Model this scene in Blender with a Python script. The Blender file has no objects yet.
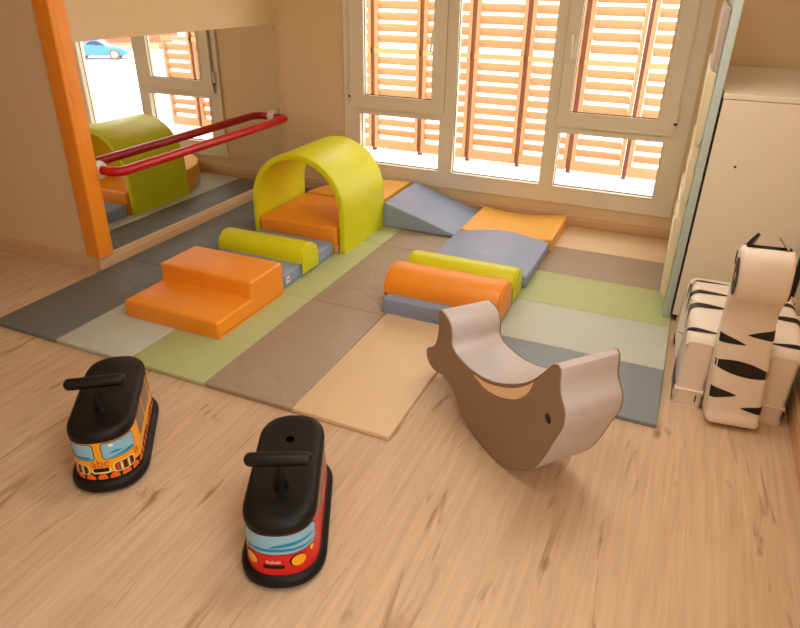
import bpy, bmesh, math, random
from mathutils import Vector, Matrix
random.seed(7)
PI = math.pi
S = bpy.context.scene
C = S.collection

# ------------------------------------------------------------------ materials
def lin(c):
    return tuple(((v/255)/12.92 if v/255 <= .04045 else (((v/255)+.055)/1.055)**2.4) for v in c)

def nodes(name):
    m = bpy.data.materials.new(name); m.use_nodes = True
    nt = m.node_tree; nt.nodes.clear()
    out = nt.nodes.new('ShaderNodeOutputMaterial')
    return m, nt, out

def N(nt, typ, **kw):
    n = nt.nodes.new(typ)
    for k, v in kw.items():
        if hasattr(n, k) and k not in ('inputs',): setattr(n, k, v)
    return n

def mat(name, rgb, rough=.5, spec=.5, bump=0, bscale=40, var=0, vscale=3, metal=0, stretch=(1, 1, 1), coat=0):
    """principled with optional colour variation and noise bump, rgb is sRGB 0-255"""
    m, nt, out = nodes(name)
    b = N(nt, 'ShaderNodeBsdfPrincipled'); L = nt.links.new
    L(b.outputs[0], out.inputs[0])
    col = lin(rgb) + (1,)
    b.inputs['Base Color'].default_value = col
    b.inputs['Roughness'].default_value = rough
    b.inputs['Specular IOR Level'].default_value = spec
    b.inputs['Metallic'].default_value = metal
    b.inputs['Coat Weight'].default_value = coat
    tc = N(nt, 'ShaderNodeTexCoord'); mp = N(nt, 'ShaderNodeMapping'); mp.inputs['Scale'].default_value = stretch
    L(tc.outputs['Object'], mp.inputs[0])
    if var:
        nz = N(nt, 'ShaderNodeTexNoise'); nz.inputs['Scale'].default_value = vscale; nz.inputs['Detail'].default_value = 4
        L(mp.outputs[0], nz.inputs['Vector'])
        mx = N(nt, 'ShaderNodeMix', data_type='RGBA')
        mx.inputs[6].default_value = tuple(v*(1-var) for v in col[:3])+(1,)
        mx.inputs[7].default_value = tuple(min(1, v*(1+var)) for v in col[:3])+(1,)
        L(nz.outputs[0], mx.inputs[0]); L(mx.outputs[2], b.inputs['Base Color'])
    if bump:
        nz = N(nt, 'ShaderNodeTexNoise'); nz.inputs['Scale'].default_value = bscale; nz.inputs['Detail'].default_value = 3
        L(mp.outputs[0], nz.inputs['Vector'])
        bp = N(nt, 'ShaderNodeBump'); bp.inputs['Strength'].default_value = bump; bp.inputs['Distance'].default_value = .01
        L(nz.outputs[0], bp.inputs['Height']); L(bp.outputs[0], b.inputs['Normal'])
    return m

def vinyl(name, rgb, rough=.42, wr=.35, spec=.45):
    """soft vinyl: leather grain plus long soft wrinkles"""
    m, nt, out = nodes(name); L = nt.links.new
    b = N(nt, 'ShaderNodeBsdfPrincipled'); L(b.outputs[0], out.inputs[0])
    b.inputs['Base Color'].default_value = lin(rgb)+(1,)
    b.inputs['Roughness'].default_value = rough; b.inputs['Specular IOR Level'].default_value = spec
    tc = N(nt, 'ShaderNodeTexCoord')
    n1 = N(nt, 'ShaderNodeTexNoise'); n1.inputs['Scale'].default_value = 5; n1.inputs['Detail'].default_value = 2; n1.inputs['Distortion'].default_value = 1.2
    n2 = N(nt, 'ShaderNodeTexNoise'); n2.inputs['Scale'].default_value = 260
    L(tc.outputs['Object'], n1.inputs['Vector']); L(tc.outputs['Object'], n2.inputs['Vector'])
    b1 = N(nt, 'ShaderNodeBump'); b1.inputs['Strength'].default_value = wr; b1.inputs['Distance'].default_value = .02
    b2 = N(nt, 'ShaderNodeBump'); b2.inputs['Strength'].default_value = .08; b2.inputs['Distance'].default_value = .002
    L(n1.outputs[0], b1.inputs['Height']); L(n2.outputs[0], b2.inputs['Height'])
    L(b1.outputs[0], b2.inputs['Normal']); L(b2.outputs[0], b.inputs['Normal'])
    return m

def matfloor():
    m, nt, out = nodes('oak_laminate'); L = nt.links.new
    b = N(nt, 'ShaderNodeBsdfPrincipled'); L(b.outputs[0], out.inputs[0])
    tc = N(nt, 'ShaderNodeTexCoord')
    sep = N(nt, 'ShaderNodeSeparateXYZ'); L(tc.outputs['Object'], sep.inputs[0])
    sw = N(nt, 'ShaderNodeCombineXYZ'); L(sep.outputs[1], sw.inputs[0]); L(sep.outputs[0], sw.inputs[1])
    br = N(nt, 'ShaderNodeTexBrick'); br.offset = .37
    br.inputs['Scale'].default_value = 1; br.inputs['Brick Width'].default_value = 1.28; br.inputs['Row Height'].default_value = .192
    br.inputs['Mortar Size'].default_value = .0012; br.inputs['Bias'].default_value = 0
    br.inputs['Color1'].default_value = lin((212, 180, 146))+(1,); br.inputs['Color2'].default_value = lin((217, 186, 152))+(1,)
    br.inputs['Mortar'].default_value = lin((207, 175, 140))+(1,)
    L(sw.outputs[0], br.inputs['Vector'])
    # long grain
    mp = N(nt, 'ShaderNodeMapping'); mp.inputs['Scale'].default_value = (16, 1.0, 1); L(tc.outputs['Object'], mp.inputs[0])
    nz = N(nt, 'ShaderNodeTexNoise'); nz.inputs['Scale'].default_value = 2.2; nz.inputs['Detail'].default_value = 8; nz.inputs['Distortion'].default_value = .8
    L(mp.outputs[0], nz.inputs['Vector'])
    r1 = N(nt, 'ShaderNodeValToRGB'); r1.color_ramp.elements[0].position = .34; r1.color_ramp.elements[1].position = .66
    r1.color_ramp.elements[0].color = (.74, .70, .64, 1); r1.color_ramp.elements[1].color = (1.06, 1.06, 1.06, 1)
    L(nz.outputs[0], r1.inputs[0])
    m1 = N(nt, 'ShaderNodeMix', data_type='RGBA', blend_type='MULTIPLY'); m1.inputs[0].default_value = .55
    L(br.outputs[0], m1.inputs[6]); L(r1.outputs[0], m1.inputs[7])
    # dark streaks and knots
    mp2 = N(nt, 'ShaderNodeMapping'); mp2.inputs['Scale'].default_value = (8.5, 1.5, 1); L(tc.outputs['Object'], mp2.inputs[0])
    n3 = N(nt, 'ShaderNodeTexNoise'); n3.inputs['Scale'].default_value = 1.25; n3.inputs['Detail'].default_value = 5; n3.inputs['Distortion'].default_value = 1.4
    L(mp2.outputs[0], n3.inputs['Vector'])
    r2 = N(nt, 'ShaderNodeValToRGB'); r2.color_ramp.elements[0].position = .61; r2.color_ramp.elements[1].position = .74
    L(n3.outputs[0], r2.inputs[0])
    m2 = N(nt, 'ShaderNodeMix', data_type='RGBA'); m2.inputs[7].default_value = lin((150, 104, 62))+(1,)
    s2 = N(nt, 'ShaderNodeMath', operation='MULTIPLY'); s2.inputs[1].default_value = .8; L(r2.outputs[0], s2.inputs[0])
    L(s2.outputs[0], m2.inputs[0]); L(m1.outputs[2], m2.inputs[6])
    vo = N(nt, 'ShaderNodeTexVoronoi'); vo.inputs['Scale'].default_value = 1.0
    mp3 = N(nt, 'ShaderNodeMapping'); mp3.inputs['Scale'].default_value = (5.2, 2.3, 1); L(tc.outputs['Object'], mp3.inputs[0])
    n4 = N(nt, 'ShaderNodeTexNoise'); n4.inputs['Scale'].default_value = 9; L(tc.outputs['Object'], n4.inputs['Vector'])
    ad = N(nt, 'ShaderNodeMix', data_type='VECTOR'); ad.inputs[0].default_value = .05; L(mp3.outputs[0], ad.inputs[4]); L(n4.outputs['Color'], ad.inputs[5])
    L(ad.outputs[1], vo.inputs['Vector'])
    r3 = N(nt, 'ShaderNodeValToRGB'); r3.color_ramp.elements[0].position = .03; r3.color_ramp.elements[1].position = .11
    r3.color_ramp.elements[0].color = (1, 1, 1, 1); r3.color_ramp.elements[1].color = (0, 0, 0, 1)
    L(vo.outputs['Distance'], r3.inputs[0])
    m3 = N(nt, 'ShaderNodeMix', data_type='RGBA'); m3.inputs[7].default_value = lin((118, 78, 44))+(1,)
    s3 = N(nt, 'ShaderNodeMath', operation='MULTIPLY'); s3.inputs[1].default_value = .75; L(r3.outputs[0], s3.inputs[0])
    L(s3.outputs[0], m3.inputs[0]); L(m2.outputs[2], m3.inputs[6])
    L(m3.outputs[2], b.inputs['Base Color'])
    b.inputs['Roughness'].default_value = .5; b.inputs['Specular IOR Level'].default_value = .35
    return m

def matwood(name, c1, c2, stretch=(1, 1, 30), rough=.5):
    m, nt, out = nodes(name); L = nt.links.new
    b = N(nt, 'ShaderNodeBsdfPrincipled'); L(b.outputs[0], out.inputs[0])
    tc = N(nt, 'ShaderNodeTexCoord'); mp = N(nt, 'ShaderNodeMapping'); mp.inputs['Scale'].default_value = stretch
    L(tc.outputs['Object'], mp.inputs[0])
    nz = N(nt, 'ShaderNodeTexNoise'); nz.inputs['Scale'].default_value = 2.4; nz.inputs['Detail'].default_value = 6
    L(mp.outputs[0], nz.inputs['Vector'])
    mx = N(nt, 'ShaderNodeMix', data_type='RGBA'); mx.inputs[6].default_value = lin(c1)+(1,); mx.inputs[7].default_value = lin(c2)+(1,)
    L(nz.outputs[0], mx.inputs[0]); L(mx.outputs[2], b.inputs['Base Color'])
    b.inputs['Roughness'].default_value = rough
    return m

def matglass():
    m, nt, out = nodes('window_glass'); L = nt.links.new
    t = N(nt, 'ShaderNodeBsdfTransparent'); g = N(nt, 'ShaderNodeBsdfGlossy'); g.inputs['Roughness'].default_value = .01
    t.inputs[0].default_value = (.96, .97, .96, 1)
    lw = N(nt, 'ShaderNodeLayerWeight'); pw = N(nt, 'ShaderNodeMath', operation='POWER'); pw.inputs[1].default_value = 5
    fr = N(nt, 'ShaderNodeMath', operation='MULTIPLY_ADD'); fr.inputs[1].default_value = .9; fr.inputs[2].default_value = .03
    L(lw.outputs['Facing'], pw.inputs[0]); L(pw.outputs[0], fr.inputs[0])
    mx = N(nt, 'ShaderNodeMixShader'); L(fr.outputs[0], mx.inputs[0]); L(t.outputs[0], mx.inputs[1]); L(g.outputs[0], mx.inputs[2])
    L(mx.outputs[0], out.inputs[0])
    return m

def matmirror():
    m, nt, out = nodes('mirror_acrylic'); L = nt.links.new
    g = N(nt, 'ShaderNodeBsdfGlossy'); g.inputs['Roughness'].default_value = .012; g.inputs[0].default_value = (.84, .85, .83, 1)
    L(g.outputs[0], out.inputs[0])
    return m

M = dict(
    floor=matfloor(), wall=mat('wall_paint', (228, 200, 158), .75, .25, bump=.05, bscale=120),
    ceil=mat('ceiling_paint', (236, 226, 206), .85, .2),
    base=matwood('baseboard_wood', (208, 168, 124), (226, 188, 144), (3, 3, 40)),
    frame=mat('window_pvc', (232, 220, 198), .4, .4), gasket=mat('black_gasket', (30, 22, 18), .6),
    glass=matglass(), mirror=matmirror(), steel=mat('screw_steel', (150, 140, 125), .4, metal=.8),
    orange=vinyl('orange_vinyl', (250, 152, 32), .44, .35, .6), green=vinyl('lime_vinyl', (222, 220, 14)), blue=vinyl('blue_vinyl', (146, 160, 188)),
    yellow=vinyl('yellow_vinyl', (240, 176, 74)),
    m_dark=vinyl('mat_slate', (112, 114, 110), .5, .6), m_silver=vinyl('mat_silver', (196, 200, 186), .5, .4), m_green=vinyl('mat_sage', (184, 190, 132), .5, .5),
    m_taupe=vinyl('mat_taupe', (168, 148, 126), .5, .6), m_beige=vinyl('mat_beige', (226, 194, 154), .5, .4), m_slate=vinyl('mat_blue_grey', (136, 146, 150), .45, .3),
    red=mat('red_foam', (196, 16, 22), .3, .5, bump=.03, bscale=200), white=mat('white_plastic', (236, 230, 218), .4),
    tag=mat('white_tag', (235, 230, 225), .6), tagred=mat('tag_red', (214, 60, 50), .6),
    w_top=vinyl('whale_light_grey', (196, 186, 182), .4, .3), w_side=vinyl('whale_taupe', (150, 124, 98), .5, .25), w_in=vinyl('whale_inner_tan', (252, 222, 176), .6, .2),
    black=mat('black_plastic', (13, 9, 8), .5, .3), blackm=mat('black_vinyl', (20, 15, 14), .5), knob=mat('black_soft', (13, 9, 9), .42, .35),
    t_yel=mat('tram_yellow', (248, 168, 10), .3, .5), t_red=mat('tram_red', (214, 14, 16), .3, .5), t_sky=mat('print_sky', (138, 190, 214), .22, .5),
    t_blue=mat('print_blue', (20, 140, 186), .22, .5), t_or=mat('print_orange', (244, 104, 12), .3), t_cream=mat('print_cream', (246, 226, 150), .3),
    t_grey=mat('print_grey', (128, 112, 104), .3), t_brown=mat('print_brown', (140, 66, 22), .3), t_lamp=mat('print_amber', (246, 170, 20), .25),
    t_white=mat('print_white', (244, 240, 234), .3),
    z_white=vinyl('zebra_white', (244, 230, 214), .4, .3), z_black=mat('zebra_black', (26, 18, 16), .45), pink=mat('eye_pink', (226, 160, 140), .4),
    cab=mat('cabinet_white', (240, 226, 204), .5, .35), aqua=mat('pale_blue_board', (190, 206, 200), .6), pouch=mat('cream_pouch', (232, 218, 178), .35, .5, bump=.5, bscale=30),
    pouchg=mat('grey_pouch', (186, 168, 150), .35, .5, bump=.5, bscale=30),
    cedar=matwood('cedar_slats', (184, 128, 88), (208, 152, 110), (1, 30, 30)), cedard=matwood('cedar_posts', (176, 116, 78), (204, 146, 104), (30, 30, 1)),
    post=matwood('dark_post', (96, 52, 32), (128, 74, 46), (30, 30, 1)),
    gap=mat('sash_gap_shade', (96, 78, 56), .7),  # brown tone painting the shade in the gap round each sash
    void=mat('dark_hole', (1, 1, 1), 1, 0),
    railw=matwood('rail_wood', (184, 136, 92), (204, 158, 110), (1, 30, 30)),
    yard=mat('pale_yard_paving', (236, 232, 226), .8, .2, var=.06, vscale=2), car=mat('car_blue', (60, 130, 220), .3, coat=.5), tyre=mat('tyre_tan', (120, 96, 70), .7),
    hub=mat('hub_cream', (226, 206, 168), .5), shed=mat('shed_cream', (226, 200, 158), .8), roof=mat('shed_roof', (150, 84, 58), .8), carwin=mat('car_window', (50, 60, 84), .2),
)

# ------------------------------------------------------------------ mesh helpers
def link(name, bm, m, parent=None, smooth=True, loc=None):
    bmesh.ops.recalc_face_normals(bm, faces=bm.faces)
    me = bpy.data.meshes.new(name); bm.to_mesh(me); bm.free()
    for mm in (m if isinstance(m, (list, tuple)) else [m]): me.materials.append(mm)
    if smooth:
        for p in me.polygons: p.use_smooth = True
        try: me.set_sharp_from_angle(angle=math.radians(38))
        except Exception: pass
    o = bpy.data.objects.new(name, me); C.objects.link(o)
    if parent: o.parent = parent
    if loc: o.location = loc
    return o

def tag(o, label=None, cat=None, group=None, kind=None):
    if label: o['label'] = label
    if cat: o['category'] = cat
    if group: o['group'] = group
    if kind: o['kind'] = kind
    return o

def empty(name, loc=(0, 0, 0), rz=0, parent=None):
    o = bpy.data.objects.new(name, None); C.objects.link(o); o.location = loc; o.rotation_euler = (0, 0, rz); o.empty_display_size = .05
    if parent: o.parent = parent
    return o

def box(bm, x0, x1, y0, y1, z0, z1, mi=0):
    v = [bm.verts.new(p) for p in ((x0, y0, z0), (x1, y0, z0), (x1, y1, z0), (x0, y1, z0), (x0, y0, z1), (x1, y0, z1), (x1, y1, z1), (x0, y1, z1))]
    for f in ((0, 3, 2, 1), (4, 5, 6, 7), (0, 1, 5, 4), (1, 2, 6, 5), (2, 3, 7, 6), (3, 0, 4, 7)):
        bm.faces.new([v[i] for i in f]).material_index = mi
    return v

def rbox(x0, x1, y0, y1, z0, z1, r=.01, seg=3):
    bm = bmesh.new(); box(bm, x0, x1, y0, y1, z0, z1)
    bmesh.ops.bevel(bm, geom=bm.edges[:], offset=r, segments=seg, profile=.5, affect='EDGES')
    return bm

def boxes(*bs, r=0):
    bm = bmesh.new()
    for b in bs: box(bm, *b)
    if r: bmesh.ops.bevel(bm, geom=bm.edges[:], offset=r, segments=2, profile=.5, affect='EDGES')
    return bm

def struct(name, bm, m, parent=None):
    o = link(name, bm, m, parent, smooth=False)
    if not parent: o['kind'] = 'structure'
    return o

def fillet(pts, r, n=5):
    """round the corners of a closed 2D polygon; r is a number or one per corner"""
    out = []; k = len(pts)
    for i in range(k):
        p = Vector(pts[i]); a = Vector(pts[i-1])-p; b = Vector(pts[(i+1) % k])-p
        ri = r[i] if isinstance(r, (list, tuple)) else r
        la, lb = a.length, b.length; a.normalize(); b.normalize()
        cosang = max(-1, min(1, a.dot(b))); ang = math.acos(cosang)
        if ri <= 0 or ang > PI-.05: out.append(tuple(p)); continue
        d = min(ri/math.tan(ang/2), .48*la, .48*lb); rr = d*math.tan(ang/2)
        c = p+(a+b).normalized()*(rr/math.sin(ang/2))
        s = p+a*d-c; e = p+b*d-c
        a0 = math.atan2(s.y, s.x); a1 = math.atan2(e.y, e.x); da = (a1-a0+PI) % (2*PI)-PI
        for j in range(n+1):
            t = a0+da*j/n; out.append((c.x+rr*math.cos(t), c.y+rr*math.sin(t)))
    return out

def smooth_loop(pts, n):
    """closed Catmull-Rom resampled to n points"""
    k = len(pts); dense = []
    for i in range(k):
        p0, p1, p2, p3 = (Vector(pts[(i+j) % k]) for j in (-1, 0, 1, 2))
        for s in range(8):
            t = s/8; dense.append(.5*((2*p1)+(p2-p0)*t+(2*p0-5*p1+4*p2-p3)*t*t+(3*p1-p0-3*p2+p3)*t**3))
    L = [0]
    for i in range(len(dense)): L.append(L[-1]+(dense[(i+1) % len(dense)]-dense[i]).length)
    out = []; j = 0
    for i in range(n):
        s = L[-1]*i/n
        while L[j+1] < s: j += 1
        f = (s-L[j])/max(1e-9, L[j+1]-L[j]); a, b = dense[j], dense[(j+1) % len(dense)]
        out.append(tuple(a+(b-a)*f))
    return out

def area(p): return .5*sum(p[i][0]*p[(i+1) % len(p)][1]-p[(i+1) % len(p)][0]*p[i][1] for i in range(len(p)))

def normals2(p):
    """outward normals of a closed polygon"""
    sg = 1 if area(p) > 0 else -1; out = []
    k = len(p)
    for i in range(k):
        def en(a, b):
            d = Vector(b)-Vector(a)
            if d.length < 1e-9: return None
            d.normalize(); return Vector((d.y, -d.x))*sg
        e1 = en(p[i-1], p[i]); e2 = en(p[i], p[(i+1) % k])
        n = (e1 or e2)+(e2 or e1)
        n.normalize()
        out.append(n)
    return out

def extrude(prof, w, r=.012, seg=4, hole=None, f=lambda a, b, t: (t, a, b), centre=True, mi_side=0, mi_cap=0, mi_hole=0, off=0):
    """a closed 2D profile (a,b) drawn out over width w with edges rounded by r; f maps (a,b,t) to 3D"""
    bm = bmesh.new(); nr = normals2(prof); t0 = -w/2 if centre else 0; rings = []
    steps = []
    if r > 0:
        for k in range(seg+1):
            a = PI/2*k/seg; steps.append((t0+r-r*math.sin(PI/2-a) if 0 else t0+r*(1-math.sin(a)), r*(1-math.cos(a)) if 0 else r*(1-math.cos(PI/2-a))))
        steps = [(t0+r*(1-math.cos(PI/2*k/seg)), r*(1-math.sin(PI/2*k/seg))) for k in range(seg+1)]
        steps += [(t0+w-r*(1-math.cos(PI/2*k/seg)), r*(1-math.sin(PI/2*k/seg))) for k in range(seg, -1, -1)]
    else: steps = [(t0, 0), (t0+w, 0)]
    for t, ins in steps:
        rings.append([bm.verts.new(f(p[0]-n.x*(ins-off), p[1]-n.y*(ins-off), t)) for p, n in zip(prof, nr)])
    k = len(prof)
    for A, B in zip(rings, rings[1:]):
        for i in range(k):
            bm.faces.new((A[i], A[(i+1) % k], B[(i+1) % k], B[i])).material_index = mi_side
    if hole:
        hr = [[bm.verts.new(f(p[0], p[1], t)) for p in hole] for t in (steps[0][0], steps[-1][0])]
        h = len(hole)
        for i in range(h): bm.faces.new((hr[0][i], hr[0][(i+1) % h], hr[1][(i+1) % h], hr[1][i])).material_index = mi_hole
        bm.edges.ensure_lookup_table()
        for R, H in ((rings[0], hr[0]), (rings[-1], hr[1])):
            es = [bm.edges.get((R[i], R[(i+1) % k])) for i in range(k)]+[bm.edges.get((H[i], H[(i+1) % h])) for i in range(h)]
            g = bmesh.ops.triangle_fill(bm, edges=es, use_beauty=True, use_dissolve=False)
            for e in g['geom']:
                if isinstance(e, bmesh.types.BMFace): e.material_index = mi_cap
    else:
        for R in (rings[0], rings[-1]): bm.faces.new(R).material_index = mi_cap
    return bm

def tube(bm, pts, r, seg=12, closed=False, caps=True):
    pts = [Vector(p) for p in pts]; rings = []; up = None
    for i, p in enumerate(pts):
        a = pts[i-1] if (i or closed) else p; b = pts[(i+1) % len(pts)] if (i < len(pts)-1 or closed) else p
        d = (b-a).normalized()
        if up is None: up = d.orthogonal().normalized()
        up = (up-d*up.dot(d)).normalized(); s = d.cross(up)
        rr = r[i] if isinstance(r, (list, tuple)) else r
        rings.append([bm.verts.new(p+(up*math.cos(2*PI*j/seg)+s*math.sin(2*PI*j/seg))*rr) for j in range(seg)])
    prs = list(zip(rings, rings[1:]))+([(rings[-1], rings[0])] if closed else [])
    for A, B in prs:
        for j in range(seg): bm.faces.new((A[j], A[(j+1) % seg], B[(j+1) % seg], B[j]))
    if caps and not closed: bm.faces.new(rings[0][::-1]); bm.faces.new(rings[-1])
    return bm

def capsule(a, b, r, n=5, seg=16):
    a, b = Vector(a), Vector(b); d = (b-a).normalized(); L = (b-a).length; pts = []; rs = []
    for k in range(n+1):
        t = PI/2*k/n; pts.append(a+d*(r*.9*(1-math.cos(t)))); rs.append(max(.0006, r*math.sin(t)))
    for k in range(n, -1, -1):
        t = PI/2*k/n; pts.append(b-d*(r*.9*(1-math.cos(t)))); rs.append(max(.0006, r*math.sin(t)))
    return tube(bmesh.new(), pts, rs, seg)

def arc_path(pts, r, n=6):
    """open polyline with rounded corners in 3D"""
    pts = [Vector(p) for p in pts]; out = [pts[0]]
    for i in range(1, len(pts)-1):
        p = pts[i]; a = (pts[i-1]-p).normalized(); b = (pts[i+1]-p).normalized()
        ang = a.angle(b); d = r/math.tan(ang/2); s = p+a*d; e = p+b*d; c = p+(a+b).normalized()*(r/math.sin(ang/2))
        for k in range(n+1):
            t = k/n; q = (s-c).lerp(e-c, t).normalized()*r; out.append(c+q)
    out.append(pts[-1]); return out

def text_mesh(txt, size):
    cu = bpy.data.curves.new('t', 'FONT'); cu.body = txt; cu.size = size; cu.align_x = 'CENTER'; cu.align_y = 'CENTER'
    o = bpy.data.objects.new('t', cu); C.objects.link(o)
    dg = bpy.context.evaluated_depsgraph_get(); me = bpy.data.meshes.new_from_object(o.evaluated_get(dg))
    vs = [v.co.copy() for v in me.vertices]; fs = [tuple(p.vertices) for p in me.polygons]
    bpy.data.objects.remove(o); bpy.data.curves.remove(cu); bpy.data.meshes.remove(me)
    return vs, fs

YW = -.09       # inner face of the window wall
XW = -.02       # face of the mirror wall
YA = -2.39      # face of the wall beside it
XR = 4.13       # right wall
H = .025        # thickness of the mats

# ------------------------------------------------------------------ room shell
bm = bmesh.new(); box(bm, -3.6, XR+.2, -7.6, YW, -.1, 0); struct('floor', bm, M['floor'])
bm = bmesh.new(); box(bm, -3.6, XR+.2, -7.6, YW+.2, 2.75, 2.9); struct('ceiling', bm, M['ceil'])
WX0, WX1, WZ0, WZ1 = .65, 3.432, .206, 2.3
bm = boxes((-.02, WX0, YW, YW+.2, 0, 2.75), (WX1, XR+.2, YW, YW+.2, 0, 2.75), (WX0, WX1, YW, YW+.2, 0, WZ0), (WX0, WX1, YW, YW+.2, WZ1, 2.75))
struct('wall_back', bm, M['wall'])
struct('wall_left', boxes((-3.6, XW, YA, YW+.2, 0, 2.75)), M['wall'])
struct('wall_west', boxes((-3.8, -3.6, -7.6, YA, 0, 2.75)), M['wall'])
struct('wall_rear', boxes((-3.8, XR+.2, -7.8, -7.6, 0, 2.75)), M['wall'])
R0, R1, RZ0, RZ1 = -6.9, -4.3, .7, 2.4     # window in the right wall behind the camera
struct('wall_right', boxes((XR, XR+.2, -7.6, R0, 0, 2.75), (XR, XR+.2, R1, YW, 0, 2.75), (XR, XR+.2, R0, R1, 0, RZ0), (XR, XR+.2, R0, R1, RZ1, 2.75)), M['wall'])

def baseboard(name, f, length):
    """f(s, d, z): along, out of the wall, up"""
    prof = [(0, 0), (.014, 0), (.014, .078), (.011, .084), (.011, .1), (.007, .109), (.004, .113), (0, .113)]
    bm = bmesh.new(); A = [bm.verts.new(f(0, d, z)) for d, z in prof]; B = [bm.verts.new(f(length, d, z)) for d, z in prof]
    for i in range(len(prof)): j = (i+1) % len(prof); bm.faces.new((A[i], A[j], B[j], B[i]))
    bm.faces.new(A); bm.faces.new(B[::-1]); return struct(name, bm, M['base'])
baseboard('baseboard_back', lambda s, d, z: (XW+.014+s, YW-d, z), XR-XW-.028)
baseboard('baseboard_mirror', lambda s, d, z: (XW+d, YA-.014+s, z), YW-YA+.014)
baseboard('baseboard_left', lambda s, d, z: (-3.6+s, YA-d, z), 3.58)
baseboard('baseboard_right', lambda s, d, z: (XR-d, -7.6+s, z), 7.5)

# ------------------------------------------------------------------ window
win = empty('window_1', (0, 0, 0)); win['kind'] = 'structure'
YF = YW-.012    # frame face, just proud of the wall
def wframe(holes, x0, x1, z0, z1, y0, y1, name, parent, chamfer=.012):
    """a frame plate with rectangular openings whose inner edges slope"""
    bm = bmesh.new(); xs = sorted({x0, x1, *[h[0] for h in holes], *[h[1] for h in holes]}); zs = sorted({z0, z1, *[h[2] for h in holes], *[h[3] for h in holes]})
    def ishole(x, z): return any(h[0]-1e-6 < x < h[1]+1e-6 and h[2]-1e-6 < z < h[3]+1e-6 for h in holes)
    V = {}
    def v(x, y, z):
        k = (round(x, 5), round(y, 5), round(z, 5))
        if k not in V: V[k] = bm.verts.new((x, y, z))
        return V[k]
    for a, b in zip(xs, xs[1:]):
        for c, d in zip(zs, zs[1:]):
            if ishole((a+b)/2, (c+d)/2): continue
            for y in (y0, y1): bm.faces.new([v(a, y, c), v(b, y, c), v(b, y, d), v(a, y, d)])
            for (p, q, nx, nz) in (((a, c), (b, c), 0, -1), ((b, c), (b, d), 1, 0), ((b, d), (a, d), 0, 1), ((a, d), (a, c), -1, 0)):
                mx, mz = (p[0]+q[0])/2+nx*.004, (p[1]+q[1])/2+nz*.004
                if ishole(mx, mz) or not (x0 < mx < x1 and z0 < mz < z1):
                    bm.faces.new([v(p[0], y0, p[1]), v(q[0], y0, q[1]), v(q[0], y1, q[1]), v(p[0], y1, p[1])])
    es = [e for e in bm.edges if all(abs(w.co.y-y0) < 1e-6 for w in e.verts) and len(e.link_faces) == 2 and abs(e.link_faces[0].normal.dot(e.link_faces[1].normal)) < .5]
    bm.normal_update()
    es = [e for e in bm.edges if all(abs(w.co.y-y0) < 1e-6 for w in e.verts) and len(e.link_faces) == 2 and abs(e.link_faces[0].normal.dot(e.link_faces[1].normal)) < .5]
    if chamfer: bmesh.ops.bevel(bm, geom=es, offset=chamfer, segments=2, profile=.5, affect='EDGES')
    return link(name, bm, M['frame'], parent, smooth=False)
ZB, ZT, ZS = .33, .752, .812    # lower glass bottom / top, sash bottom
PL, PC, PR = (.796, 1.537), (1.657, 2.414), (2.526, 3.29)
SL, SR = (.722, 1.566), (2.497, 3.334)
wframe([(*PL, ZB, ZT), (PL[0], PL[1], ZS+.03, 2.2), (*PC, ZB, 2.2), (*PR, ZB, ZT), (*PR, ZS+.03, 2.2)], WX0, WX1, WZ0, WZ1, YF, YW+.07, 'frame', win)
struct('rim', boxes((WX0-.01, WX1+.01, YF+.008, YF+.018, WZ0-.012, WZ0-.0005)), M['frame'], win)
def glass(x0, x1, z0, z1, y, parent):
    link('pane', boxes((x0-.01, x1+.01, y, y+.006, z0-.01, z1+.01)), M['glass'], parent, smooth=False)
    bm = boxes((x0-.001, x0+.004, y-.006, y-.001, z0, z1), (x1-.004, x1+.001, y-.006, y-.001, z0, z1), (x0, x1, y-.006, y-.001, z0-.001, z0+.006), (x0, x1, y-.006, y-.001, z1-.004, z1+.001))
    link('gasket', bm, M['gasket'], parent, smooth=False)
for x in ((*PL, ZB, ZT), (*PC, ZB, 2.2), (*PR, ZB, ZT)): glass(*x, YW+.03, win)
for (a, b), gl, hx, hg in ((SL, (.848, 1.463), 1.478, .706), (SR, (2.591, 3.222), 2.542, 3.345)):
    s = wframe([(gl[0], gl[1], .912, 2.13)], a, b, ZS, 2.24, YF-.022, YF+.03, 'sash', win, .01)
    glass(gl[0], gl[1], .912, 2.13, YF, s)
    link('gap_shade', boxes((a-.005, a+.001, YF-.0035, YF-.001, ZS-.005, 2.245), (b-.001, b+.005, YF-.0035, YF-.001, ZS-.005, 2.245), (a, b, YF-.0035, YF-.001, ZS-.005, ZS+.001)), M['gap'], s, smooth=False)  # thin dark strips painted in as the shadow gap between sash and frame
    # handle: rose and lever pointing down
    hb = rbox(hx-.016, hx+.016, YF-.032, YF-.022, 1.40, 1.47, .004)
    link('handle_rose', hb, M['frame'], s)
    bm = bmesh.new(); tube(bm, arc_path([(hx, YF-.03, 1.445), (hx, YF-.075, 1.445), (hx+(-.018 if hx < 2 else .012), YF-.07, 1.29)], .02), [.011]*8+[.008], 10)
    link('handle', bm, M['frame'], s)
    bm = bmesh.new(); tube(bm, [(hg, YF-.018, .90), (hg, YF-.018, 1.0)], .013, 12); link('hinge', bm, M['frame'], win)
    bm = bmesh.new(); tube(bm, [(hg, YF-.018, .884), (hg, YF-.018, .899)], .012, 12); link('hinge_pin', bm, M['gasket'], win)

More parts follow.
